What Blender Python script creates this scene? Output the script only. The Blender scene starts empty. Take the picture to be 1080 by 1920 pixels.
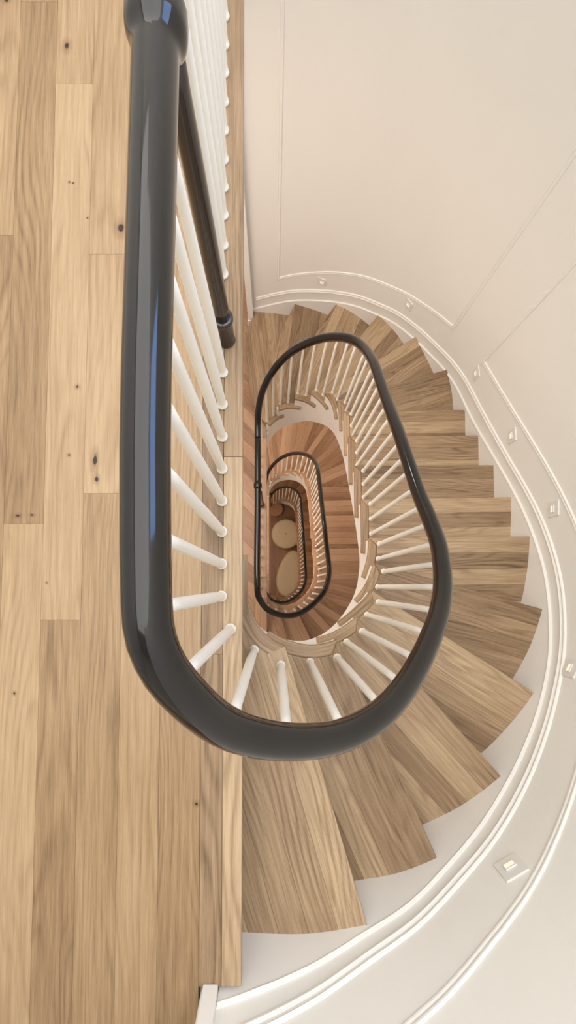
import bpy, bmesh, math, random
from mathutils import Vector, Matrix
random.seed(7)
R_ = 0.19302            # riser
ST = 17 * R_            # storey of the two upper flights
CAMZ = 1.1455
COL = bpy.context.scene.collection

# ------------------------------------------------------------------ helpers
def link(o, parent=None):
    COL.objects.link(o)
    if parent: o.parent = parent
    return o
def tag(o, label=None, cat=None, group=None, kind=None):
    if label: o['label'] = label
    if cat: o['category'] = cat
    if group: o['group'] = group
    if kind: o['kind'] = kind
    return o
def empty(name, loc=(0, 0, 0), rz=0):
    o = bpy.data.objects.new(name, None); o.location = loc; o.rotation_euler = (0, 0, rz)
    o.empty_display_size = .1
    return link(o)
def finish(bm, name, mat, parent=None, smooth=False, loc=None, auto=None):
    me = bpy.data.meshes.new(name); bm.to_mesh(me); bm.free()
    me.materials.append(mat)
    if smooth:
        for p in me.polygons: p.use_smooth = True
    o = bpy.data.objects.new(name, me)
    if loc: o.location = loc
    return link(o, parent)
def box(bm, x0, y0, z0, x1, y1, z1):
    v = [bm.verts.new(p) for p in ((x0,y0,z0),(x1,y0,z0),(x1,y1,z0),(x0,y1,z0),(x0,y0,z1),(x1,y0,z1),(x1,y1,z1),(x0,y1,z1))]
    for f in ((0,3,2,1),(4,5,6,7),(0,1,5,4),(1,2,6,5),(2,3,7,6),(3,0,4,7)):
        bm.faces.new([v[i] for i in f])
def lathe(bm, prof, cx=0, cy=0, seg=16, z0=0):
    rings = []
    for r, z in prof:
        rings.append([bm.verts.new((cx + r*math.cos(2*math.pi*i/seg), cy + r*math.sin(2*math.pi*i/seg), z0+z)) for i in range(seg)])
    for a, b in zip(rings[:-1], rings[1:]):
        for i in range(seg):
            bm.faces.new((a[i], a[(i+1) % seg], b[(i+1) % seg], b[i]))
    bm.faces.new(rings[0][::-1]); bm.faces.new(rings[-1])
def bevel(o, w, seg=2, ang=50):
    m = o.modifiers.new('bevel', 'BEVEL'); m.width = w; m.segments = seg; m.limit_method = 'ANGLE'; m.angle_limit = math.radians(ang)
    return o
def cat_rom(pts, n=6):
    P = [Vector(p) for p in pts]; P = [2*P[0]-P[1]] + P + [2*P[-1]-P[-2]]; out = []
    for i in range(1, len(P)-2):
        a, b, c, d = P[i-1], P[i], P[i+1], P[i+2]
        for k in range(n):
            t = k/n
            out.append(.5*((2*b)+(c-a)*t+(2*a-5*b+4*c-d)*t*t+(3*b-a-3*c+d)*t**3))
    out.append(P[-2]); return out
def rot(x, y): return (x-.0052*y, y+.0052*x)

class Path:
    """A plan curve with arc length: at(s, off) steps off to the left of travel."""
    def __init__(s, pts):
        s.p = [Vector((p[0], p[1])) for p in pts]; s.s = [0]
        for a, b in zip(s.p[:-1], s.p[1:]): s.s.append(s.s[-1] + (b-a).length)
        s.t = []
        for i in range(len(s.p)):
            a = s.p[max(0, i-1)]; b = s.p[min(len(s.p)-1, i+1)]
            s.t.append((b-a).normalized())
        s.L = s.s[-1]
    def idx(s, x):
        x = min(max(x, 0), s.L)
        lo, hi = 0, len(s.s)-1
        while hi-lo > 1:
            m = (lo+hi)//2
            if s.s[m] <= x: lo = m
            else: hi = m
        f = (x-s.s[lo])/(s.s[hi]-s.s[lo]); return lo, f
    def tan(s, x):
        i, f = s.idx(x); return s.t[i].lerp(s.t[i+1], f).normalized()
    def at(s, x, off=0):
        i, f = s.idx(x); p = s.p[i].lerp(s.p[i+1], f); t = s.t[i].lerp(s.t[i+1], f).normalized()
        if x < 0: p = p + t*x
        if x > s.L: p = p + t*(x-s.L)
        return p + Vector((-t.y, t.x))*off
    def near(s, q):
        q = Vector(q); best = (1e9, 0)
        for i in range(len(s.p)-1):
            a = s.p[i]; e = s.p[i+1]-a; f = min(1, max(0, (q-a).dot(e)/e.length_squared)); d = (a+e*f-q).length
            if d < best[0]: best = (d, s.s[i]+f*e.length)
        return best[1]
def lerp_table(tab, x):
    if x <= tab[0][0]: return tab[0][1]
    for a, b in zip(tab[:-1], tab[1:]):
        if x <= b[0]: return a[1] + (b[1]-a[1])*(x-a[0])/(b[0]-a[0])
    return tab[-1][1]
def smooth_table(tab, x, w):
    tot = 0; ws = 0
    for i in range(-4, 5):
        g = math.exp(-(i/2.2)**2); xx = x+i*w/4
        if xx < tab[0][0]: v = tab[0][1] + (tab[1][1]-tab[0][1])/(tab[1][0]-tab[0][0])*(xx-tab[0][0])
        elif xx > tab[-1][0]: v = tab[-1][1] + (tab[-1][1]-tab[-2][1])/(tab[-1][0]-tab[-2][0])*(xx-tab[-1][0])
        else: v = lerp_table(tab, xx)
        tot += g*v; ws += g
    return tot/ws

# ------------------------------------------------------------------ materials
def new_mat(name):
    m = bpy.data.materials.new(name); m.use_nodes = True
    nt = m.node_tree; b = nt.nodes['Principled BSDF']
    return m, nt, b
def srgb(r, g, b):
    f = lambda c: (c/255/12.92) if c/255 <= .04045 else ((c/255+.055)/1.055)**2.4
    return (f(r), f(g), f(b), 1)
def math_node(nt, op, a, b=None, c=None):
    n = nt.nodes.new('ShaderNodeMath'); n.operation = op
    for i, v in enumerate((a, b, c)):
        if v is None: continue
        if isinstance(v, (int, float)): n.inputs[i].default_value = v
        else: nt.links.new(v, n.inputs[i])
    return n.outputs[0]
def wood(name, base, dark, light, knots=(), rough=.42, var=.5, joint=.55, rings=.30, seedy=0.0):
    m, nt, b = new_mat(name); N = nt.nodes; Lk = nt.links
    uv = N.new('ShaderNodeUVMap'); uv.uv_map = 'grain'
    ed = N.new('ShaderNodeUVMap'); ed.uv_map = 'board'
    def sc(x, y, src=uv.outputs[0]):
        mp = N.new('ShaderNodeMapping'); mp.inputs['Scale'].default_value = (x, y, 1); Lk.new(src, mp.inputs[0]); return mp.outputs[0]
    def noise(vec, s=1, det=2, ro=.5, dist=0):
        n = N.new('ShaderNodeTexNoise'); n.noise_dimensions = '2D'; n.inputs['Scale'].default_value = s; n.inputs['Detail'].default_value = det
        n.inputs['Roughness'].default_value = ro; n.inputs['Distortion'].default_value = dist; Lk.new(vec, n.inputs['Vector']); return n.outputs[0]
    sep = N.new('ShaderNodeSeparateXYZ'); Lk.new(uv.outputs[0], sep.inputs[0])
    sed = N.new('ShaderNodeSeparateXYZ'); Lk.new(ed.outputs[0], sed.inputs[0])
    field = noise(sc(1.1, 7.0), 1, 1.5, .45)                       # broad figure
    wob = noise(sc(6, 40), 1, 2, .5)
    ph = math_node(nt, 'MULTIPLY', field, 62.0)
    ph = math_node(nt, 'ADD', ph, math_node(nt, 'MULTIPLY', sep.outputs[1], 240.0))
    ph = math_node(nt, 'ADD', ph, math_node(nt, 'MULTIPLY', wob, 2.4))
    ring = math_node(nt, 'SINE', ph)
    ring = math_node(nt, 'MULTIPLY_ADD', ring, .5, .5)
    ring = math_node(nt, 'POWER', ring, 2.2)
    amp = noise(sc(1.7, 9), 1, 1, .5)
    amp = math_node(nt, 'SUBTRACT', amp, .25); amp = math_node(nt, 'MULTIPLY', amp, 1.7); amp = math_node(nt, 'MAXIMUM', amp, .08)
    ring = math_node(nt, 'MULTIPLY', ring, amp)
    fib = noise(sc(9, 420), 1, 3, .65)
    fib2 = noise(sc(3.0, 90), 1, 2, .55)
    pore = noise(sc(38, 900), 1, 1, .5)
    pore = math_node(nt, 'GREATER_THAN', pore, .66)
    broad = noise(sc(1.2, 3.5), 1, 2, .5)
    # darkness 0..1
    d = math_node(nt, 'MULTIPLY', ring, rings)
    d = math_node(nt, 'ADD', d, math_node(nt, 'MULTIPLY', math_node(nt, 'SUBTRACT', fib, .5), .60))
    d = math_node(nt, 'ADD', d, math_node(nt, 'MULTIPLY', math_node(nt, 'SUBTRACT', fib2, .5), .55))
    d = math_node(nt, 'ADD', d, math_node(nt, 'MULTIPLY', math_node(nt, 'SUBTRACT', broad, .5), .35))
    d = math_node(nt, 'ADD', d, math_node(nt, 'MULTIPLY', math_node(nt, 'SUBTRACT', sed.outputs[1], .5), var))
    d = math_node(nt, 'ADD', d, math_node(nt, 'MULTIPLY', pore, .07))
    d = math_node(nt, 'ADD', d, .36)
    cr = N.new('ShaderNodeValToRGB'); Lk.new(d, cr.inputs[0])
    cr.color_ramp.elements[0].position = .0; cr.color_ramp.elements[0].color = light
    cr.color_ramp.elements[1].position = 1.0; cr.color_ramp.elements[1].color = dark
    e = cr.color_ramp.elements.new(.42); e.color = base
    col = cr.outputs[0]
    # joints between boards
    x = sed.outputs[0]
    tri = math_node(nt, 'MINIMUM', x, math_node(nt, 'SUBTRACT', 1.0, x))
    j = math_node(nt, 'LESS_THAN', tri, .012)
    j = math_node(nt, 'MULTIPLY', j, joint)
    def darken(col, fac, c):
        mx = N.new('ShaderNodeMix'); mx.data_type = 'RGBA'; Lk.new(fac, mx.inputs[0]); Lk.new(col, mx.inputs[6]); mx.inputs[7].default_value = c
        return mx.outputs[2]
    col = darken(col, j, (dark[0]*.35, dark[1]*.3, dark[2]*.28, 1))
    if knots:
        geo = N.new('ShaderNodeNewGeometry')
        wn = N.new('ShaderNodeTexNoise'); wn.inputs['Scale'].default_value = 55; wn.inputs['Detail'].default_value = 3
        Lk.new(geo.outputs['Position'], wn.inputs['Vector'])
        for (kx, ky, kr, el) in knots:
            kr *= .72
            vm = N.new('ShaderNodeVectorMath'); vm.operation = 'SUBTRACT'; Lk.new(geo.outputs['Position'], vm.inputs[0]); vm.inputs[1].default_value = (kx, ky, 0)
            vs = N.new('ShaderNodeVectorMath'); vs.operation = 'MULTIPLY'; Lk.new(vm.outputs[0], vs.inputs[0]); vs.inputs[1].default_value = (1, 1/el, 0)
            vl = N.new('ShaderNodeVectorMath'); vl.operation = 'LENGTH'; Lk.new(vs.outputs[0], vl.inputs[0])
            dist = math_node(nt, 'MULTIPLY_ADD', wn.outputs[0], kr*1.3, vl.outputs[1])
            dist = math_node(nt, 'SUBTRACT', dist, kr*.65)
            halo = N.new('ShaderNodeMapRange'); Lk.new(dist, halo.inputs[0]); halo.inputs[1].default_value = kr*.9; halo.inputs[2].default_value = kr*3.2; halo.inputs[3].default_value = .45; halo.inputs[4].default_value = 0
            col = darken(col, halo.outputs[0], (dark[0]*.8, dark[1]*.62, dark[2]*.5, 1))
            core = N.new('ShaderNodeMapRange'); Lk.new(dist, core.inputs[0]); core.inputs[1].default_value = kr*.7; core.inputs[2].default_value = kr*1.15; core.inputs[3].default_value = .95; core.inputs[4].default_value = 0
            col = darken(col, core.outputs[0], srgb(38, 26, 18))
    Lk.new(col, b.inputs['Base Color'])
    b.inputs['Roughness'].default_value = rough
    b.inputs['Specular IOR Level'].default_value = .35
    bp = N.new('ShaderNodeBump'); bp.inputs['Strength'].default_value = .12; bp.inputs['Distance'].default_value = .001
    Lk.new(fib, bp.inputs['Height']); Lk.new(bp.outputs[0], b.inputs['Normal'])
    return m
def plain(name, col, rough=.5, spec=.5, coat=0, noise_amt=0, emis=None, estr=0, bump=0, scale=12):
    m, nt, b = new_mat(name)
    b.inputs['Roughness'].default_value = rough; b.inputs['Specular IOR Level'].default_value = spec
    if coat: b.inputs['Coat Weight'].default_value = coat; b.inputs['Coat Roughness'].default_value = .04
    tn = nt.nodes.new('ShaderNodeTexNoise'); tn.inputs['Scale'].default_value = scale; tn.inputs['Detail'].default_value = 4
    geo = nt.nodes.new('ShaderNodeNewGeometry'); nt.links.new(geo.outputs['Position'], tn.inputs['Vector'])
    cr = nt.nodes.new('ShaderNodeValToRGB'); nt.links.new(tn.outputs[0], cr.inputs[0])
    k = noise_amt
    cr.color_ramp.elements[0].color = tuple(c*(1-k) for c in col[:3]) + (1,)
    cr.color_ramp.elements[1].color = tuple(min(1, c*(1+k)) for c in col[:3]) + (1,)
    nt.links.new(cr.outputs[0], b.inputs['Base Color'])
    if bump:
        bp = nt.nodes.new('ShaderNodeBump'); bp.inputs['Strength'].default_value = bump; bp.inputs['Distance'].default_value = .002
        nt.links.new(tn.outputs[0], bp.inputs['Height']); nt.links.new(bp.outputs[0], b.inputs['Normal'])
    if emis:
        b.inputs['Emission Color'].default_value = emis; b.inputs['Emission Strength'].default_value = estr
    return m
KN = [(-.601,1.578,.009,1.6),(-.433,1.02,.011,1.6),(-.492,.35,.008,2.8),(-.487,.298,.006,1.5),(-.700,.197,.006,.8),(-.662,.199,.006,.6),(-.564,.366,.004,1),(-.546,.559,.005,1),
      (-.78,1.722,.008,.8),(-.529,1.052,.003,1),(-.572,1.157,.003,1),(-.583,1.16,.003,1),(-.205,-.571,.006,1),(-.695,-.283,.004,1.2),(-.616,.013,.003,1)]
M = {}
M['floor_oak'] = wood('floor_oak', srgb(156,128,95), srgb(104,78,52), srgb(180,153,119), KN, rough=.42, var=.42, rings=.34)
M['tread_oak'] = wood('tread_oak', srgb(152,126,97), srgb(90,68,47), srgb(186,161,128), rough=.45, var=.5, rings=.40, joint=.4)
M['lower_oak'] = wood('lower_oak', srgb(168,132,103), srgb(114,80,58), srgb(190,156,126), rough=.4, var=.6, rings=.22, joint=.8)
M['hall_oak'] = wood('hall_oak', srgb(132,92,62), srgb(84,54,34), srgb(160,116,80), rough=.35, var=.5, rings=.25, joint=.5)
M['wall'] = plain('wall_paint', srgb(232,229,222), .55, .35, noise_amt=.012, scale=3)
M['trim'] = plain('trim_paint', srgb(235,232,226), .35, .4, noise_amt=.01)
M['ceiling'] = plain('ceiling_paint', srgb(238,236,230), .8, .2, noise_amt=.01)
M['baluster'] = plain('baluster_paint', srgb(238,234,224), .32, .5, noise_amt=.015, scale=30)
M['rail'] = plain('black_lacquer', srgb(16,13,12), .13, .3, coat=.38, noise_amt=.2, scale=60, bump=.02)
M['newel'] = plain('dark_stained_wood', srgb(34,24,19), .25, .5, coat=.6, noise_amt=.3, scale=80)
M['fabric'] = plain('pouf_fabric', srgb(186,164,136), .9, .1, noise_amt=.08, scale=220, bump=.4)
M['plate'] = plain('light_plate', srgb(225,222,216), .35, .5, noise_amt=.01)
M['lens'] = plain('light_lens', srgb(255,240,215), .5, .2, emis=srgb(255,222,185), estr=.65)
M['pane'] = plain('window_daylight', srgb(90,140,220), .3, .3, emis=srgb(165,200,255), estr=7)
M['lampglow'] = plain('lamp_glow', srgb(255,220,180), .5, .3, emis=srgb(255,205,150), estr=40)

# ------------------------------------------------------------------ plan curves (metres; camera stands over x=0, y=0)
BALT = [(-.141,.16),(-.141,.09),(-.141,.02),(-.138,-.06),(-.113,-.125),(-.062,-.196),(.022,-.244),(.125,-.268),(.22,-.255),(.297,-.222),(.362,-.178),(.422,-.126),
        (.476,-.069),(.521,0),(.553,.079),(.574,.155),(.582,.236),(.583,.32),(.583,.5),(.583,.7),(.583,.9),(.583,1.1),(.583,1.25),(.580,1.37),(.569,1.47),
        (.541,1.57),(.495,1.645),(.441,1.705),(.382,1.755),(.308,1.793),(.228,1.812),(.145,1.815),(.069,1.797),(-.002,1.762),(-.066,1.705),(-.107,1.64),(-.133,1.55),(-.141,1.45),(-.141,1.35)]
WALLT = [(-.19,-1.045),(-.093,-1.055),(.1,-1.06),(.28,-1.035),(.43,-1.01),(.568,-.96),(.75,-.875),(.915,-.758),(1.06,-.62),(1.18,-.47),(1.28,-.3),(1.35,-.11),
         (1.395,.08),(1.418,.28),(1.43,.5),(1.434,.8),(1.436,1.1),(1.436,1.4),(1.422,1.58),(1.376,1.76),(1.29,1.96),(1.199,2.135),(1.068,2.325),(.922,2.465),(.757,2.595),
         (.566,2.695),(.386,2.765),(.185,2.825),(-.015,2.855),(-.22,2.87)]
NIN = {0:(-.085,.03),1:(.035,-.19),2:(.229,-.186),3:(.347,-.126),4:(.443,-.013),5:(.501,.122),6:(.512,.271),7:(.522,.524),8:(.525,.788),9:(.525,1.055),10:(.525,1.313),
       11:(.507,1.479),12:(.43,1.625),13:(.34,1.729),14:(.203,1.761),15:(.055,1.722),16:(-.047,1.67),17:(-.083,1.585)}
NOUT = {0:(-.085,-1.055),1:(.282,-1.015),2:(.572,-.948),3:(.906,-.754),4:(1.163,-.470),5:(1.34,-.111),6:(1.405,.278),7:(1.42,.536),8:(1.43,.787),9:(1.434,1.055),
        10:(1.436,1.32),11:(1.38,1.729),12:(1.202,2.115),13:(.938,2.431),14:(.595,2.665),15:(.218,2.814),16:(-.178,2.87),17:(-.215,2.87)}
NMID = {14:[(.219,1.925),(.417,2.415),(.489,2.53)], 15:[(.01,2.222),(.026,2.33),(.064,2.487),(.139,2.656)], 16:[(-.122,1.727),(-.198,1.89),(-.243,2.098),(-.266,2.262),(-.288,2.478),(-.267,2.677)]}
# mid points run from the inside outwards; these three steps have curved noses
BALS = {1:[(-.062,-.196),(.022,-.244)],2:[(.13,-.271),(.227,-.251)],3:[(.297,-.225),(.359,-.18)],4:[(.422,-.126),(.476,-.069)],5:[(.523,-.001),(.549,.079)],
        6:[(.574,.154),(.58,.236)],7:[(.583,.316),(.583,.406),(.583,.496)],8:[(.583,.578),(.583,.664),(.583,.75)],9:[(.583,.846),(.583,.933),(.583,1.016)],
        10:[(.583,1.110),(.583,1.197),(.583,1.288)],11:[(.58,1.395),(.563,1.462)],12:[(.541,1.575),(.493,1.632)],13:[(.443,1.703),(.382,1.755)],
        14:[(.308,1.793),(.228,1.809)],15:[(.145,1.823),(.069,1.796)],16:[(-.002,1.765),(-.066,1.71)],17:[(-.128,1.60)]}
RAILT = [(0,.668),(.12,.668),(.22,.664),(.28,.635),(.363,.562),(.475,.467),(.564,.384),(.678,.276),(.801,.14),(.933,0),(1.067,-.14),(1.193,-.265),(1.299,-.375),(1.468,-.53),
         (1.805,-.775),(2.067,-.985),(2.381,-1.22),(2.559,-1.385),(2.775,-1.575),(2.918,-1.735),(3.086,-1.925),(3.247,-2.11),(3.385,-2.29),(3.53,-2.47),(3.63,-2.56),(3.73,-2.605),(3.9,-2.613)]
EXTRA = .2625
DROP = [(0,.38),(.5,.41),(.68,.44),(.86,.44),(1.1,.52),(1.28,.47),(1.47,.38),(1.87,.385),(2.11,.39),(2.31,.49),(2.67,.67),(3.04,.68),(3.21,.655),(3.4,.5),(3.6,.46),(3.8,.44)]

class Flight:
    """One storey of stair: z0 is the landing it leaves; extra adds straight treads; last is its lowest tread."""
    def __init__(s, z0, extra=0, last=16, lift=0.0, widen=0.0, deep=0.0):
        s.z0, s.extra, s.last, s.lift = z0, extra, last, lift
        dy = extra*EXTRA
        up = lambda p: (p[0], p[1]+dy) if p[1] > 1.3 else p
        bt = [(p[0]+widen*max(0, p[0])/.58, p[1]) for p in map(up, BALT)]
        far = lambda p: (p[0]*(1+.03*(deep > 0)), p[1]+deep*min(1, max(0, (p[1]-1.3)/1.0)))
        wt = [far(up(p)) for p in WALLT]
        s.bal = Path(cat_rom(bt, 5)); s.wall = Path(cat_rom(wt, 6))
        ks = {}; s.mid = {}; s.bals = {}
        def kk(k): return k if k <= 10 else k+extra
        for k in NIN:
            i = up(NIN[k]) if k > 10 else NIN[k]; o = up(NOUT[k]) if k > 10 else NOUT[k]
            ks[kk(k)] = (s.bal.near(i), s.wall.near(far(o)))
            if k in NMID: s.mid[kk(k)] = [up(p) for p in NMID[k]]
        for k in BALS: s.bals[kk(k)] = [up(p) if k > 10 else p for p in BALS[k]]
        for e in range(1, extra+1):
            y = 1.313+e*EXTRA
            ks[10+e] = (s.bal.near((.583, y)), s.wall.near((1.436, y)))
            s.bals[10+e] = [(.583, y-EXTRA+.06+.0875*i) for i in range(3)]
        if deep: s.mid = {}
        s.ks = ks; s.n = 17+extra
        s.pin = [(ks[k][0], -k*R_) for k in range(0, s.n+1)]
        s.pout = [(ks[k][1], -k*R_) for k in range(0, s.n+1)]
        # rail table
        cut = s.bal.near((.583, 1.25))
        s.rt = [(a, b) for a, b in RAILT if a <= 2.3] + [(a+dy, b-extra*R_) for a, b in RAILT if a > 2.3]
    def rail_z(s, x):
        e = s.bal.L; f = min(1, max(0, (x-.35)/.7))*(1 if s.extra == 2 else min(1, max(0, (e-.5-x)/.9)))
        return s.z0 + smooth_table(s.rt, x, .09) + s.lift*f
    def pitch_in(s, x): return s.z0 + smooth_table(s.pin, x, .25)
    def drop(s, x):
        if x > 2.2: x = max(2.2, x-s.extra*EXTRA)
        return smooth_table(DROP, x, .25)
    def nose(s, k, back=0.0, off=.058):
        """Nose line of step k from inside to wall, moved back up the stair."""
        a, b = s.ks[k]
        P = [s.bal.at(a-back, off)]
        if k in s.mid:
            q = [s.bal.at(a, off)] + [Vector(p) for p in s.mid[k]] + [s.wall.at(b)]
            q = [Vector((p.x, p.y)) for p in cat_rom([tuple(p) for p in q], 4)]
            out = []
            for i, p in enumerate(q):
                t = (q[min(i+1, len(q)-1)]-q[max(0, i-1)]).normalized()
                out.append(p + Vector((t.y, -t.x))*back)      # right of travel = uphill side
            return out
        P.append(s.wall.at(b-back)); return P

def uvset(bm):
    return bm.loops.layers.uv.new('grain'), bm.loops.layers.uv.new('board')
def poly_board(bm, pts, z, th, e, origin, width, seed, cuts=True, nmax=8):
    """A slab cut from boards: pts is its outline from above (anticlockwise), e the grain direction, boards count from origin."""
    g, bd = bm.loops.layers.uv['grain'], bm.loops.layers.uv['board']
    e = Vector(e).normalized(); n = Vector((-e.y, e.x)); org = Vector(origin)
    rnd = random.Random(seed)
    t = bmesh.new()
    vs = [t.verts.new((p[0], p[1], z)) for p in pts]
    t.faces.new(vs); bmesh.ops.triangulate(t, faces=t.faces[:])
    if cuts:
        vv = [(Vector(p)-org).dot(n) for p in pts]
        for i in range(math.floor(min(vv)/width), math.ceil(max(vv)/width)+1):
            if min(vv)+.004 < i*width < max(vv)-.004:
                c = org + n*(i*width)
                bmesh.ops.bisect_plane(t, geom=t.verts[:]+t.edges[:]+t.faces[:], plane_co=(c.x, c.y, 0), plane_no=(n.x, n.y, 0))
    tones = {}
    mp = {}
    for v in t.verts: mp[v.index if v.index >= 0 else id(v)] = None
    t.verts.index_update()
    nv = [bm.verts.new(v.co) for v in t.verts]
    bnd = []
    for f in t.faces:
        c = f.calc_center_median(); i = math.floor((Vector((c.x, c.y))-org).dot(n)/width) if cuts else 0
        if i not in tones: tones[i] = (rnd.random(), rnd.uniform(0, 20), rnd.uniform(0, 20))
        tn, ru, rv = tones[i]
        nf = bm.faces.new([nv[v.index] for v in f.verts])
        if nf.normal.z < 0: pass
        for lp in nf.loops:
            q = Vector((lp.vert.co.x, lp.vert.co.y))-org
            lp[g].uv = (q.dot(e)+ru, q.dot(n)+rv)
            lp[bd].uv = ((q.dot(n)/width-i) if cuts else .5, tn)
    low = {}
    tn, ru, rv = next(iter(tones.values()))
    def lowv(v):
        if v.index not in low: low[v.index] = bm.verts.new((v.co.x, v.co.y, z-th))
        return low[v.index]
    for ed in t.edges:
        if len(ed.link_faces) == 1:
            lp = ed.link_loops[0]; a, b_ = lp.vert, lp.link_loop_next.vert
            nf = bm.faces.new((nv[b_.index], nv[a.index], lowv(a), lowv(b_)))
            for l2 in nf.loops:
                q = Vector((l2.vert.co.x, l2.vert.co.y)); l2[g].uv = (q.dot(e)+ru, l2.vert.co.z+q.dot(n)*.3+rv); l2[bd].uv = (.5, tn)
    for f in t.faces:
        nf = bm.faces.new([lowv(v) for v in reversed(f.verts)])
        for l2 in nf.loops: l2[bd].uv = (.5, tn)
    t.free()
def strip_board(bm, path, s0, s1, o0, o1, z, th, seed, mitre=.045, tip=None):
    """Curved return board along the inner edge, mitred where it meets the nose."""
    g, bd = bm.loops.layers.uv['grain'], bm.loops.layers.uv['board']
    rnd = random.Random(seed); tn, ru, rv = rnd.random()*.6+.2, rnd.uniform(0, 20), rnd.uniform(0, 20)
    n = max(3, int((s1-s0)/.02)); rows = []
    for i in range(n+1):
        f = i/n; a = s0+(s1-s0)*f; c = s0+(s1-mitre-s0)*f
        A = path.at(a, o1); B = path.at(c, o0)
        rows.append((a, [bm.verts.new((A.x, A.y, z)), bm.verts.new((B.x, B.y, z)), bm.verts.new((B.x, B.y, z-th)), bm.verts.new((A.x, A.y, z-th))]))
    def put(f, ss):
        for lp, u, v in ss:
            pass
    for (a, ra), (b_, rb) in zip(rows[:-1], rows[1:]):
        for j in range(4):
            k = (j+1) % 4
            f = bm.faces.new((ra[j], ra[k], rb[k], rb[j]))
            for lp in f.loops:
                u = a if lp.vert in ra else b_
                v = {0: 0, 1: .045, 2: .08, 3: -.03}[(ra if lp.vert in ra else rb).index(lp.vert)]
                lp[g].uv = (u+ru, v+rv); lp[bd].uv = (.5, tn)
    for r in (rows[0][1][::-1], rows[-1][1]):
        f = bm.faces.new(r)
        for lp in f.loops: lp[g].uv = (ru+lp.vert.co.z, rv+lp.vert.co.x+lp.vert.co.y); lp[bd].uv = (.5, tn*.5)

def tread_bm(fl, k, seed):
    bm = bmesh.new(); uvset(bm); z = fl.z0-k*R_
    s0, w0 = fl.ks[k-1]; s1, w1 = fl.ks[k]
    nz = fl.nose(k)
    OFF = .058; IN = .013
    ring = []
    m = max(2, int(abs(s1-s0)/.03))
    back = fl.nose(k-1, back=.022, off=IN)
    # along the inside (anticlockwise from above): up the path, then the nose, then back down the wall
    start = s0-.022; end = s1-.045
    for i in range(m+1): ring.append(fl.bal.at(start+(end-start)*i/m, IN))
    ring += nz
    mw = max(2, int(abs(w1-w0)/.06))
    for i in range(1, mw+1): ring.append(fl.wall.at(w1+(w0-.022-w1)*i/mw))
    if len(back) > 2: ring += list(reversed(back[1:-1]))
    # order: inner path runs anticlockwise round the well, so the outline is clockwise seen from above
    ring = [(p.x, p.y) for p in ring]
    area = sum(a[0]*b[1]-b[0]*a[1] for a, b in zip(ring, ring[1:]+ring[:1]))
    if area < 0: ring.reverse()
    a, b = nz[0], nz[-1]
    if k in fl.mid: a = nz[0]; b = nz[-1]
    poly_board(bm, ring, z, .032, b-a, a, .088, seed)
    strip_board(bm, fl.bal, s0-.074, s1, IN, OFF, z, .032, seed+500)
    bmesh.ops.recalc_face_normals(bm, faces=bm.faces[:])
    return bm

def riser_bm(fl, k):
    """Board under the nose of step k (k=0 is the landing)."""
    bm = bmesh.new(); g, bd = uvset(bm)
    P = fl.nose(k, back=.022, off=.02); z1 = fl.z0-k*R_-.03; z0 = fl.z0-(k+1)*R_-.004
    Q = fl.nose(k, back=.036, off=.02)
    d = 0
    for i in range(len(P)-1):
        vs = [bm.verts.new((P[i].x, P[i].y, z0)), bm.verts.new((P[i+1].x, P[i+1].y, z0)), bm.verts.new((P[i+1].x, P[i+1].y, z1)), bm.verts.new((P[i].x, P[i].y, z1))]
        wv = [bm.verts.new((Q[i].x, Q[i].y, z0)), bm.verts.new((Q[i+1].x, Q[i+1].y, z0)), bm.verts.new((Q[i+1].x, Q[i+1].y, z1)), bm.verts.new((Q[i].x, Q[i].y, z1))]
        L = (P[i+1]-P[i]).length
        fs = [bm.faces.new(vs), bm.faces.new(wv[::-1]), bm.faces.new((vs[3], vs[2], wv[2], wv[3])), bm.faces.new((vs[1], vs[0], wv[0], wv[1]))]
        if i == 0: fs.append(bm.faces.new((vs[0], vs[3], wv[3], wv[0])))
        if i == len(P)-2: fs.append(bm.faces.new((vs[2], vs[1], wv[1], wv[2])))
        for f in fs:
            for lp in f.loops:
                q = lp.vert.co; u = d + (Vector((q.x, q.y))-P[i]).length; lp[g].uv = (u, q.z); lp[bd].uv = (.5, .6)
        d += L
    bmesh.ops.remove_doubles(bm, verts=bm.verts[:], dist=.0003)
    bmesh.ops.recalc_face_normals(bm, faces=bm.faces[:])
    return bm

def stringer_bm(fl, off=.034, drop=.36):
    bm = bmesh.new(); rows = []
    s0 = fl.ks[0][0]; s1 = fl.ks[fl.last][0] if fl.extra == 2 else fl.ks[fl.n][0]
    brk = [s0] + [fl.ks[k][0] for k in range(1, fl.n+1) if fl.ks[k][0] <= s1+1e-6]
    prev = None
    for k in range(1, len(brk)):
        a, b = brk[k-1], brk[k]; m = max(2, int((b-a)/.03))
        for i in range(m+1):
            x = a+(b-a)*i/m
            p = fl.bal.at(x, off); q = fl.bal.at(x, off-.03)
            zt = fl.z0-k*R_-.031; zb = fl.pitch_in(x)-fl.drop(x)
            r = [bm.verts.new((p.x, p.y, zt)), bm.verts.new((p.x, p.y, zb)), bm.verts.new((q.x, q.y, zb)), bm.verts.new((q.x, q.y, zt))]
            if prev:
                for j in range(4): bm.faces.new((prev[j], prev[(j+1) % 4], r[(j+1) % 4], r[j]))
            prev = r
    bmesh.ops.recalc_face_normals(bm, faces=bm.faces[:])
    return bm
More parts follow.
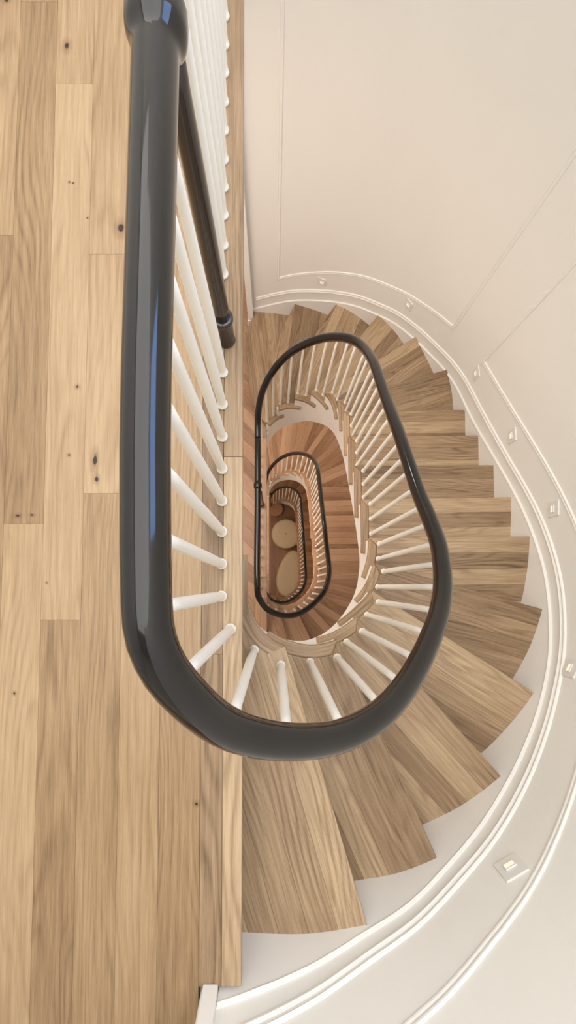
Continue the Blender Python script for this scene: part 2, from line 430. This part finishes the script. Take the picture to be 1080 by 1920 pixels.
def soffit_bm(fl, drop=.355):
    bm = bmesh.new(); prev = None
    K = sorted(fl.ks)[:fl.last+1]
    for k0, k1 in zip(K[:-1], K[1:]):
        for i in range(4):
            f = i/4; si = fl.ks[k0][0]+(fl.ks[k1][0]-fl.ks[k0][0])*f; wi = fl.ks[k0][1]+(fl.ks[k1][1]-fl.ks[k0][1])*f
            z = fl.z0-(k0+f)*R_-fl.drop(si)+.01; a = fl.bal.at(si, .02); b = fl.wall.at(wi)
            r = [bm.verts.new((a.x, a.y, z)), bm.verts.new((b.x, b.y, z)), bm.verts.new((b.x, b.y, z+.02)), bm.verts.new((a.x, a.y, z+.02))]
            if prev:
                for j in range(4): bm.faces.new((prev[j], prev[(j+1) % 4], r[(j+1) % 4], r[j]))
            prev = r
    bmesh.ops.recalc_face_normals(bm, faces=bm.faces[:])
    return bm

# ------------------------------------------------------------------ handrail sweep
def rail_profile(n=28, w=.0284, h=.0290):
    out = []
    for i in range(n):
        a = 2*math.pi*i/n; c, s = math.cos(a), math.sin(a)
        e = 2.0 if s > 0 else 2.25
        out.append((w*math.copysign(abs(c)**(2/e), c), h*math.copysign(abs(s)**(2/e), s)))
    return out
def sweep(bm, pts, prof, scale=None, caps=True):
    rings = []
    for i, p in enumerate(pts):
        t = (pts[min(i+1, len(pts)-1)]-pts[max(0, i-1)]).normalized()
        side = Vector((t.y, -t.x, 0)).normalized(); up = side.cross(t).normalized()
        k = scale[i] if scale else 1
        rings.append([bm.verts.new(p+side*x*k+up*y*k) for x, y in prof])
    m = len(prof)
    for a, b in zip(rings[:-1], rings[1:]):
        for j in range(m): bm.faces.new((a[j], a[(j+1) % m], b[(j+1) % m], b[j]))
    if caps: bm.faces.new(rings[0][::-1]); bm.faces.new(rings[-1])
def rail_shift(y): return min(1, max(0, (.75-y)/.5))
def rail_bm(fl, y_top, ring_y=None, s_end=None, level_end=None):
    pts = []; sc = []
    y = y_top
    while y > .165:
        pts.append(Vector((-.141-.0065*rail_shift(y), y, fl.z0+.668)))
        r = 1
        if ring_y is not None: r = 1+.34*math.exp(-((y-ring_y)/.027)**4)
        sc.append(r)
        y -= .006 if ring_y is not None and abs(y-ring_y) < .07 else .03
    x = 0; end = s_end or fl.bal.L
    while x < end:
        p = fl.bal.at(x, -.0065*max(0, 1-x/.35)); pts.append(Vector((p.x, p.y, fl.rail_z(x)))); sc.append(1); x += .02
    p = fl.bal.at(end); pts.append(Vector((p.x, p.y, fl.rail_z(end)))); sc.append(1)
    bm = bmesh.new(); sweep(bm, pts, rail_profile(), sc)
    bmesh.ops.recalc_face_normals(bm, faces=bm.faces[:])
    return bm
def baluster_mesh(h):
    bm = bmesh.new()
    pr = [(.0135,0),(.0150,.002),(.0153,.006),(.0140,.010),(.0118,.013),(.0114,.03),(.0122,.10),(.0126,.17),(.0120,.25),(.0108,h*.6),(.0094,h*.85),(.0086,h)]
    lathe(bm, pr, seg=14)
    me = bpy.data.meshes.new('baluster'); bm.to_mesh(me); bm.free(); me.materials.append(M['baluster'])
    for p in me.polygons: p.use_smooth = len(p.vertices) == 4
    return me
_bm_cache = {}
def add_baluster(x, y, z, ztop, parent):
    h = round(ztop-z, 2)
    if h not in _bm_cache: _bm_cache[h] = baluster_mesh(h)
    o = bpy.data.objects.new('baluster', _bm_cache[h]); o.location = (x, y, z); return link(o, parent)

def newel(x, y, z, h, parent, r=.0235, lab=None):
    bm = bmesh.new()
    lathe(bm, [(r*1.02,0),(r*1.06,.004),(r*1.0,.012),(r*.98,.080),(r*1.0,.086)], x, y, 24, z)
    lathe(bm, [(r*1.0,.086),(r*1.14,.089),(r*1.18,.095),(r*1.14,.101),(r*.98,.104)], x, y, 24, z)
    lathe(bm, [(r*.86,.104),(r*.84,.14),(r*.80,h*.5),(r*.72,h*.8),(r*.68,h-.06),(r*.68,h)], x, y, 24, z)
    o = finish(bm, 'newel_post', M['newel'], parent, smooth=True)
    o['label'] = lab or 'dark turned newel post with a ring near its foot'
    return o

# ------------------------------------------------------------------ the three flights
F1 = Flight(0); F2 = Flight(-ST, extra=1, last=17, lift=.27, widen=.02, deep=.2); Z3 = -ST-18*R_; F3 = Flight(Z3, extra=2, last=18, lift=.5, widen=.02)
LABS = ['top winding oak staircase dropping from the upper landing, pale treads against the curved wall',
        'middle winding oak staircase seen through the open well below the top flight, reddish treads',
        'lowest dark winding oak staircase down to the ground floor, beside the two poufs']
for fi, fl in enumerate((F1, F2, F3)):
    root = empty('staircase', (0, 0, 0)); tag(root, LABS[fi], 'staircase')
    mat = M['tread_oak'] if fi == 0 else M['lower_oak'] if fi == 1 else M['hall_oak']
    for k in range(1, fl.last+1):
        o = finish(tread_bm(fl, k, 100*fi+k*7), 'tread', mat, root); bevel(o, .005, 2)
    for k in range(0, fl.last+1):
        finish(riser_bm(fl, k), 'riser', mat, root)
    o = finish(stringer_bm(fl), 'stringer', M['trim'], root); o['label'] = 'white curved stringer round the open well'
    o = finish(soffit_bm(fl), 'soffit', M['trim'], root); o['label'] = 'white underside of the flight'
    if fi == 2:
        bm = bmesh.new(); g, bd = uvset(bm)
        zc = fl.z0-18*R_
        pts = [(.04+.215*math.cos(a*math.pi/24), 2.12+.2*math.sin(a*math.pi/24)) for a in range(48)]
        poly_board(bm, pts, zc+.001, .032, (1, 0), (0, 2.1), .12, 9, cuts=False)
        bmesh.ops.recalc_face_normals(bm, faces=bm.faces[:])
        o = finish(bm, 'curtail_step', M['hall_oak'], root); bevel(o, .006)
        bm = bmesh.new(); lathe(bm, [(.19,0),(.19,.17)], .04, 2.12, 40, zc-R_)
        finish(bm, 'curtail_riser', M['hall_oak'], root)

RLAB = ['large glossy black handrail on white balusters around the top landing, nearest the viewer',
        'smaller black handrail with white balusters around the middle flight, framed by the big one',
        'smallest dark handrail loop at the bottom of the well, beside the two poufs']
rails = []
up1 = [1.664,1.575,1.488,1.398,1.311,1.223,1.139,1.056,.967,.881]; y = 1.664
while y < 2.75: y += .0865; up1.append(y)
low1 = [.597,.506,.415,.325,.236,.151,.063,-.026]
for fi, fl in enumerate((F1, F2, F3)):
    root = empty('stair_railing', (0, 0, 0)); tag(root, RLAB[fi], 'railing')
    ytop = 2.82 if fi == 0 else 1.36
    s_end = None
    if fi == 2: s_end = fl.bal.near((-.066, 1.705+2*EXTRA))
    ry = (.688, .915, None)[fi]
    if fi == 2: ytop = 1.4
    o = finish(rail_bm(fl, ytop, ry, s_end), 'handrail', M['rail'], root, smooth=True)
    if fi == 0: newel(-.131, .692, 0, .66, root, .0245)
    if fi == 1: newel(-.118, .86, fl.z0, .655, root, .024)
    if fi == 2:
        p = fl.bal.at(s_end); q = Vector((p.x-.02, p.y)); zt = fl.rail_z(s_end)
        newel(q.x, q.y, fl.z0-18*R_, zt+.06-(fl.z0-18*R_), root, .04, 'dark newel post where the lowest rail ends')
        bm = bmesh.new(); lathe(bm, [(.03,-.02),(.062,0),(.07,.018),(.062,.036),(.03,.05)], q.x, q.y, 24, zt+.0)
        finish(bm, 'newel_cap', M['newel'], root, smooth=True)
    if fi == 0: ys = up1+low1[:7]
    elif fi == 1: ys = [.113+.1063*i for i in range(13) if i not in (7,)]
    else: ys = [.113+.1063*i for i in range(12)]
    for yy in ys: add_baluster(-.1405, yy, fl.z0, fl.z0+.645, root)
    if fi == 0: add_baluster(-.1405, -.024, 0, .64, root); add_baluster(-.116, -.112, 0, .62, root)
    else: add_baluster(-.139, .0, fl.z0, fl.z0+.64, root); add_baluster(-.118, -.108, fl.z0, fl.z0+.62, root)
    for k, lst in fl.bals.items():
        if k > fl.last+1 or (fi == 2 and k > 18): continue
        for (bx, by) in lst:
            sx = fl.bal.near((bx, by)); zz = fl.z0-k*R_
            if fi == 2 and sx > s_end-.03: continue
            p = fl.bal.at(sx)
            add_baluster(p.x, p.y, zz, fl.rail_z(sx)-.02, root)

# ------------------------------------------------------------------ landings
def plank_floor(name, z, x_edges, y0, y1, seed, mat, joints=None, th=.03, parent=None):
    bm = bmesh.new(); g, bd = uvset(bm); rnd = random.Random(seed)
    for i in range(len(x_edges)-1):
        xa, xb = x_edges[i], x_edges[i+1]
        js = (joints or {}).get(i)
        if js is None:
            js = []; yy = y0+rnd.uniform(.2, 1.6)
            while yy < y1: js.append(yy); yy += rnd.uniform(1.2, 2.2)
        ys = [y0]+sorted(js)+[y1]
        for a, b in zip(ys[:-1], ys[1:]):
            ru, rv, tn = rnd.uniform(0, 30), rnd.uniform(0, 30), rnd.random()
            gp = .0003
            v = [bm.verts.new(p) for p in ((xa+gp,a+gp,z),(xb-gp,a+gp,z),(xb-gp,b-gp,z),(xa+gp,b-gp,z))]
            w = [bm.verts.new((q.co.x, q.co.y, z-th)) for q in v]
            fs = [bm.faces.new(v)] + [bm.faces.new((v[(j+1) % 4], v[j], w[j], w[(j+1) % 4])) for j in range(4)] + [bm.faces.new(w[::-1])]
            for f in fs:
                for lp in f.loops:
                    c = lp.vert.co; lp[g].uv = (c.y+ru, c.x+rv+(c.z-z)); lp[bd].uv = (.5, tn)
    bmesh.ops.recalc_face_normals(bm, faces=bm.faces[:])
    return finish(bm, name, mat, parent)
YB, YT, XL = -2.6, 3.6, -1.9
edges = [-.196-.1085*i for i in range(16)][::-1]; edges = [XL-.02]+[e for e in edges if e > XL+.03]
nb = len(edges)-1
# board ends read from the photograph, counted leftwards from the border boards
J = {nb-1:[-.27, 1.3], nb-2:[-1.3,.62], nb-3:[.258,.944], nb-4:[-.087,1.46], nb-5:[.174,1.718], nb-6:[-.6,1.0], nb-7:[.3,1.5]}
fl1 = plank_floor('floor', 0, edges, YB, YT, 11, M['floor_oak'], J); tag(fl1, kind='structure')
b1 = plank_floor('nosing_board', 0, [-.196,-.137,-.085], -1.03, 2.86, 5, M['tread_oak'], {0:[-.18,1.9], 1:[.36,2.2]}, th=.032, parent=fl1); bevel(b1, .0015)
b1['label'] = 'pale oak border boards along the edge of the well'
# middle landing: herringbone with a straight border
def herringbone(name, z, x0, x1, y0, y1, mat, w=.128, n=4, seed=1):
    bm = bmesh.new(); g, bd = uvset(bm); rnd = random.Random(seed); L = w*n
    c = math.cos(math.pi/4)
    def rect(u0, v0, u1, v1, alongu):
        P = [(u0,v0),(u1,v0),(u1,v1),(u0,v1)]
        Q = [((u-v)*c, (u+v)*c) for u, v in P]
        cx = sum(q[0] for q in Q)/4; cy = sum(q[1] for q in Q)/4
        if not (x0-.4 < cx < x1+.4 and y0-.4 < cy < y1+.4): return
        gp = .001
        P = [(u0+gp,v0+gp),(u1-gp,v0+gp),(u1-gp,v1-gp),(u0+gp,v1-gp)]
        ru, rv, tn = rnd.uniform(0,30), rnd.uniform(0,30), rnd.random()
        vs = [bm.verts.new(((u-v)*c, (u+v)*c, z)) for u, v in P]
        f = bm.faces.new(vs)
        for lp, (u, v) in zip(f.loops, P):
            lp[g].uv = (u+ru, v+rv) if alongu else (v+ru, u+rv); lp[bd].uv = (.5, tn)
    for i in range(-60, 61):
        for j in range(-14, 15):
            # classic herringbone lattice: pair of boards stepping by (w, w) and by 2L across
            u = i*w + j*L; v = i*w - j*L
            rect(u, v, u+L, v+w, True)
            rect(u-w+w, v+w, u+w, v+w+L, False)
    for pl, no in (((x0,0,0),(-1,0,0)),((x1,0,0),(1,0,0)),((0,y0,0),(0,-1,0)),((0,y1,0),(0,1,0))):
        bmesh.ops.bisect_plane(bm, geom=bm.verts[:]+bm.edges[:]+bm.faces[:], plane_co=pl, plane_no=no, clear_outer=True)
    for f in bm.faces:
        if f.normal.z < 0: f.normal_flip()
    return finish(bm, name, mat)
hb = herringbone('floor', -ST, XL, -.2, YB, YT, M['lower_oak'], seed=4); tag(hb, kind='structure')
bb = plank_floor('nosing_board', -ST, [-.2,-.137,-.070], -1.03, 2.86, 8, M['lower_oak'], {0:[.4,1.9], 1:[.1,1.6]}, th=.032, parent=hb); bevel(bb, .004)
f3 = plank_floor('floor', Z3, edges+[-.14,-.085], YB, YT, 21, M['lower_oak']); tag(f3, kind='structure')
G = F3.z0-19*R_
ed4 = [XL+.14*i for i in range(28)]
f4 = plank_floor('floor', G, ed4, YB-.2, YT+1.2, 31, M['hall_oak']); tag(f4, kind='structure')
def slab(z, name='ceiling'):
    bm = bmesh.new(); box(bm, XL, YB, z-.30, -.122, YT, z-.031)
    o = finish(bm, name, M['ceiling']); tag(o, kind='structure'); return o
for z in (0, -ST, Z3): slab(z)
# dark joint bed below the herringbone gaps
# ------------------------------------------------------------------ walls
WP = F1.wall
ZTOP = 3.3
def curved_wall(name, path, z0, z1, th=.12, s_list=None):
    bm = bmesh.new(); prev = None; n = int(path.L/.045)
    for i in range(n+1):
        x = path.L*i/n; p = path.at(x); q = path.at(x, -th)
        r = [bm.verts.new((p.x,p.y,z0)), bm.verts.new((p.x,p.y,z1)), bm.verts.new((q.x,q.y,z1)), bm.verts.new((q.x,q.y,z0))]
        if prev:
            for j in range(4): bm.faces.new((prev[j], prev[(j+1) % 4], r[(j+1) % 4], r[j]))
        else: bm.faces.new(r[::-1])
        prev = r
    bm.faces.new(prev)
    bmesh.ops.recalc_face_normals(bm, faces=bm.faces[:])
    o = finish(bm, name, M['wall'], smooth=False)
    for p in o.data.polygons: p.use_smooth = abs(p.normal.z) < .5 and p.area > 1
    tag(o, kind='structure'); return o
curved_wall('wall_right', WP, -ST-.3, ZTOP)
curved_wall('wall_right', F2.wall, Z3-.3, -ST-.3)
curved_wall('wall_right', F3.wall, G-.05, Z3-.3)
def wall_box(name, *a):
    bm = bmesh.new(); box(bm, *a); o = finish(bm, name, M['wall']); tag(o, kind='structure'); return o
wall_box('wall_left', XL-.1, YB-.1, G-.05, XL, YT+.1, ZTOP)
wall_box('wall_front', XL, YB-.1, G-.05, -.19, YB, ZTOP)
wall_box('wall_back', XL, YT, G-.05, -.19, YT+1.4, ZTOP)
wall_box('wall_front', -.183, YB-.1, G-.05, -.07, -1.06, ZTOP)         # pier beside the landing
wall_box('wall_back', -.22, 2.88, -ST-.3, -.10, YT, ZTOP)
wall_box('wall_back', -.22, 3.5, G-.05, -.10, YT, -ST-.3)
# door-side post casing at each end of the curved wall
# ceiling above the top landing
wall_box('ceiling', XL, YB-.1, ZTOP, 1.7, YT+.1, ZTOP+.1)['kind'] = 'structure'

# ------------------------------------------------------------------ wall mouldings (top storey)
PO = F1.pout
def pz(s): return smooth_table(PO, s, .3)
THIN = [(0,.052),(.1,.012),(.353,-.122),(.6,-.228),(.802,-.345),(1.006,-.457),(1.242,-.573),(1.472,-.68),(1.732,-.804),(1.934,-.907),(2.163,-1.01),(2.364,-1.13),(2.59,-1.28),(2.885,-1.51),(3.342,-1.88),(3.7,-2.09),(4.1,-2.29),(4.594,-2.49),(5.048,-2.665),(5.453,-2.83),(5.89,-3.04)]
CAP = [(0,.150),(.224,.036),(.353,-.04),(.576,-.15),(.772,-.258),(1.006,-.374),(1.242,-.49),(1.44,-.594),(1.699,-.72),(1.934,-.807),(2.13,-.90),(2.327,-1.0),(2.543,-1.135),(2.84,-1.37),(3.442,-1.80),(3.756,-1.99),(4.195,-2.197),(4.66,-2.39),(5.084,-2.55),(5.488,-2.71),(5.89,-2.90)]
PAN = [(0,.40),(.3,.22),(.526,.088),(.649,.02),(.835,-.062),(.904,-.10),(1.04,-.166),(1.175,-.243),(1.309,-.32),(1.6,-.46),(1.95,-.60),(2.2,-.715),(2.364,-.81),(2.496,-.89),(2.677,-1.0),(2.932,-1.18),(3.289,-1.43),(3.61,-1.65),(3.997,-1.83),(4.298,-2.0),(4.627,-2.143),(4.939,-2.25),(5.216,-2.37),(5.488,-2.50),(5.658,-2.59),(5.9,-2.72)]
def mould(name, tab, s0, s1, prof, dz=0, w=.4, parent=None):
    bm = bmesh.new(); prev = None; n = max(2, int((s1-s0)/.03))
    for i in range(n+1):
        x = s0+(s1-s0)*i/n; z = smooth_table(tab, x, w)+dz
        r = []
        for a, b in prof:
            p = WP.at(x, a-.004); r.append(bm.verts.new((p.x, p.y, z+b)))
        if prev:
            m = len(r)
            for j in range(m): bm.faces.new((prev[j], prev[(j+1) % m], r[(j+1) % m], r[j]))
        else: bm.faces.new(r[::-1])
        prev = r
    bm.faces.new(prev); bmesh.ops.recalc_face_normals(bm, faces=bm.faces[:])
    return finish(bm, name, M['trim'], parent)
double = [(0,-.020),(.008,-.020),(.012,-.017),(.013,-.012),(.010,-.008),(.006,-.004),(.006,.003),(.010,.007),(.013,.012),(.010,.017),(.004,.020),(0,.021)]
pmould = [(0,-.016),(.006,-.016),(.009,-.012),(.009,-.007),(.006,-.003),(.007,.002),(.011,.006),(.011,.011),(.007,.015),(0,.015)]
# skirting board: flat board from behind the steps up to its bead
def skirt():
    bm = bmesh.new(); prev = None; n = int(WP.L/.04); s0 = .045
    for i in range(n+1):
        x = s0+(WP.L-s0)*i/n; z = smooth_table(THIN, x, .4)
        zl = min(pz(x)-.36, z-.42) if x > .3 else -.31
        r = []
        for a, zz in ((-.004, zl), (.009, zl), (.009, z-.003), (.0115, z-.001), (.0125, z+.003), (.009, z+.008), (-.004, z+.009)):
            p = WP.at(x, a); r.append(bm.verts.new((p.x, p.y, zz)))
        if prev:
            m = len(r)
            for j in range(m): bm.faces.new((prev[j], prev[(j+1) % m], r[(j+1) % m], r[j]))
        else: bm.faces.new(r[::-1])
        prev = r
    bm.faces.new(prev); bmesh.ops.recalc_face_normals(bm, faces=bm.faces[:])
    return finish(bm, 'baseboard_right', M['trim'])
tag(skirt(), kind='structure')
tag(mould('trim_1', CAP, .1, WP.L-.05, double), kind='structure')
def panel(name, s0, s1, ztop):
    root = mould(name, PAN, s0, s1, pmould); tag(root, kind='structure')
    for sx in (s0, s1):
        bm = bmesh.new(); z0 = smooth_table(PAN, sx, .4)-.019
        prev = None
        rr = []
        for zz in (z0, ztop):
            r = []
            for a, b in pmould:
                p = WP.at(sx+b*(1 if sx == s0 else -1), a-.004); r.append(bm.verts.new((p.x, p.y, zz)))
            rr.append(r)
        m = len(rr[0])
        for j in range(m): bm.faces.new((rr[0][j], rr[0][(j+1) % m], rr[1][(j+1) % m], rr[1][j]))
        bm.faces.new(rr[0][::-1]); bm.faces.new(rr[1]); bmesh.ops.recalc_face_normals(bm, faces=bm.faces[:])
        finish(bm, 'upright_moulding', M['trim'], root)
    return root
panel('trim_2', WP.near((1.32, 1.895)), WP.near((.045, 2.85)), 2.2)
panel('trim_3', .2, WP.near((1.43, 1.53)), 2.2)
# plinth casing at the far end of the curved wall, by the middle landing
bm = bmesh.new(); box(bm, -.262, 2.80, -ST, -.205, 2.90, 2.9); box(bm, -.268, 2.794, -ST, -.199, 2.90, -ST+.15)
c = finish(bm, 'trim_4', M['trim']); tag(c, kind='structure'); bevel(c, .003)
bm = bmesh.new(); box(bm, -.184, -1.075, 0, -.145, -1.022, 2.9)
c = finish(bm, 'trim_5', M['trim']); tag(c, kind='structure'); bevel(c, .003)

# ------------------------------------------------------------------ step lights
SL = [((.442,2.749),-2.504,'small square step light highest in the picture, above the third step from the middle landing'),
      ((1.10,2.285),-2.147,'square step light on the curved wall below the corner of the far panel moulding'),
      ((1.434,1.50),-1.743,'square step light in the gap between the two panel mouldings'),
      ((1.433,.905),-1.337,'square step light on the straight wall beside the middle of the straight steps'),
      ((1.42,.395),-.976,'square step light where the straight wall begins to curve, second nearest complete one'),
      ((1.258,-.345),-.655,'square step light cut off by the right edge of the picture'),
      ((.743,-.879),-.223,'large square step light on the wall at the lower right, nearest the viewer')]
for (p, z, lab) in SL:
    s = WP.near(p); q = WP.at(s); t = WP.tan(s)
    root = empty('step_light', (q.x, q.y, z), math.atan2(t.y, t.x)); tag(root, lab, 'wall light', 'step lights along the curved wall')
    h = .040
    bm = bmesh.new(); box(bm, -h, -.006, -h, h, .006, h)
    # recessed window of the light
    o = finish(bm, 'face_plate', M['plate'], root); bevel(o, .0015)
    bm = bmesh.new(); box(bm, -.016, .004, -.014, .016, .0085, .004)
    finish(bm, 'light_slot', M['lens'], root)
    bm = bmesh.new(); box(bm, -.018, .004, .004, .018, .011, .008); box(bm, -.019, .004, -.014, -.016, .010, .006); box(bm, .016, .004, -.014, .019, .010, .006)
    finish(bm, 'hood', M['plate'], root)

# ------------------------------------------------------------------ poufs on the ground floor
def pouf(name, x, y, a, b, rz, h, lab):
    root = empty(name, (x, y, G), rz); tag(root, lab, 'pouf')
    bm = bmesh.new(); prof = [(.0,0),(.90,0),(.97,.03),(1.0,.10),(1.0,h-.12),(.985,h-.06),(.94,h-.02),(.86,h-.003),(.6,h+.002),(.3,h+.001),(.03,h-.006)]
    seg = 48; rings = []
    for r, z in prof[1:]:
        rings.append([bm.verts.new((a*r*math.cos(2*math.pi*i/seg)*(1-.10*math.sin(2*math.pi*i/seg)*(b > a*1.2)), b*r*math.sin(2*math.pi*i/seg), z)) for i in range(seg)])
    for p, q in zip(rings[:-1], rings[1:]):
        for i in range(seg): bm.faces.new((p[i], p[(i+1) % seg], q[(i+1) % seg], q[i]))
    bm.faces.new(rings[0][::-1]); bm.faces.new(rings[-1])
    finish(bm, 'cushion_body', M['fabric'], root, smooth=True)
    bm = bmesh.new()
    R = []
    for i in range(seg):
        t = 2*math.pi*i/seg; cx = a*.965*math.cos(t)*(1-.10*math.sin(t)*(b > a*1.2)); cy = b*.965*math.sin(t)
        R.append([bm.verts.new((cx+.009*math.cos(t)*math.cos(u), cy+.009*math.sin(t)*math.cos(u), h-.028+.009*math.sin(u))) for u in (0, 1.57, 3.14, 4.71)])
    for i in range(seg):
        for j in range(4): bm.faces.new((R[i][j], R[(i+1) % seg][j], R[(i+1) % seg][(j+1) % 4], R[i][(j+1) % 4]))
    bmesh.ops.recalc_face_normals(bm, faces=bm.faces[:])
    finish(bm, 'piping', M['fabric'], root, smooth=True)
    if b <= a*1.2:
        bm = bmesh.new(); lathe(bm, [(.012,0),(.013,.006),(.008,.01)], 0, 0, 12, h-.006); finish(bm, 'button', M['newel'], root, smooth=True)
pouf('pouf', .335, 1.42, .39, .39, 0, .42, 'round beige pouf on the ground floor, nearer the stair foot')
pouf('pouf', .42, .37, .315, .63, math.radians(-13), .42, 'long oval beige pouf on the ground floor, below the round one')

# ------------------------------------------------------------------ daylight window high on the right wall and lamps
bm = bmesh.new(); box(bm, 1.405, .28, 1.5, 1.425, 1.5, 2.6)
wroot = finish(bm, 'window_1', M['pane']); tag(wroot, kind='structure')
bm = bmesh.new()
for a in ((1.39,.24,1.46,1.43,1.54,1.5),(1.39,.24,2.6,1.43,1.54,2.64),(1.39,.24,1.5,1.43,.28,2.6),(1.39,1.5,1.5,1.43,1.54,2.6)): box(bm, *a)
finish(bm, 'window_frame', M['trim'], wroot)

def area(name, loc, sx, sy, power, col, rot=(0,0,0), spread=180):
    l = bpy.data.lights.new(name, 'AREA'); l.shape = 'RECTANGLE'; l.size = sx; l.size_y = sy; l.energy = power; l.color = col
    l.spread = math.radians(spread)
    o = bpy.data.objects.new(name, l); o.location = loc; o.rotation_euler = rot; return link(o)
def warm_lamp(x, y, z, power, col=(1,.80,.58), r=.05):
    l = bpy.data.lights.new('downlight_lamp', 'POINT'); l.shadow_soft_size = r; l.energy = power; l.color = col
    o = bpy.data.objects.new('downlight_lamp', l); o.location = (x, y, z); return link(o)
area('ceiling_light', (-.1, 1.1, ZTOP-.05), 3.1, 4.8, 146, (1.0,.995,.965))
for z, p, c in ((0, 52, (1,.88,.80)), (-ST, 72, (1,.85,.73)), (Z3, 40, (1,.84,.70))):
    area('hall_light', (-1.0, 1.0, z-.36), .8, 1.8, p, c)
    warm_lamp(-.6, 3.2, z-.6, p*.12, c)

w = bpy.data.worlds.new('world'); bpy.context.scene.world = w; w.use_nodes = True
w.node_tree.nodes['Background'].inputs[0].default_value = (.9,.95,1,1); w.node_tree.nodes['Background'].inputs[1].default_value = .3

# ------------------------------------------------------------------ camera
cam = bpy.data.cameras.new('camera'); co = link(bpy.data.objects.new('camera', cam))
co.location = (0, 0, CAMZ); co.rotation_euler = (math.atan(43/790), 0, math.radians(-.1))
cam.sensor_fit = 'AUTO'; cam.sensor_width = 36; cam.lens = 790/1920*36
cam.shift_x = (540-513)/1920; cam.shift_y = (1058-960)/1920
cam.clip_start = .02; cam.clip_end = 60
sc = bpy.context.scene; sc.camera = co
sc.view_settings.view_transform = 'Standard'; sc.view_settings.look = 'None'; sc.view_settings.gamma = 1; sc.view_settings.exposure = 0
try: sc.view_settings.use_curve_mapping = False
except Exception: pass
sc.cycles.max_bounces = 8; sc.cycles.diffuse_bounces = 5
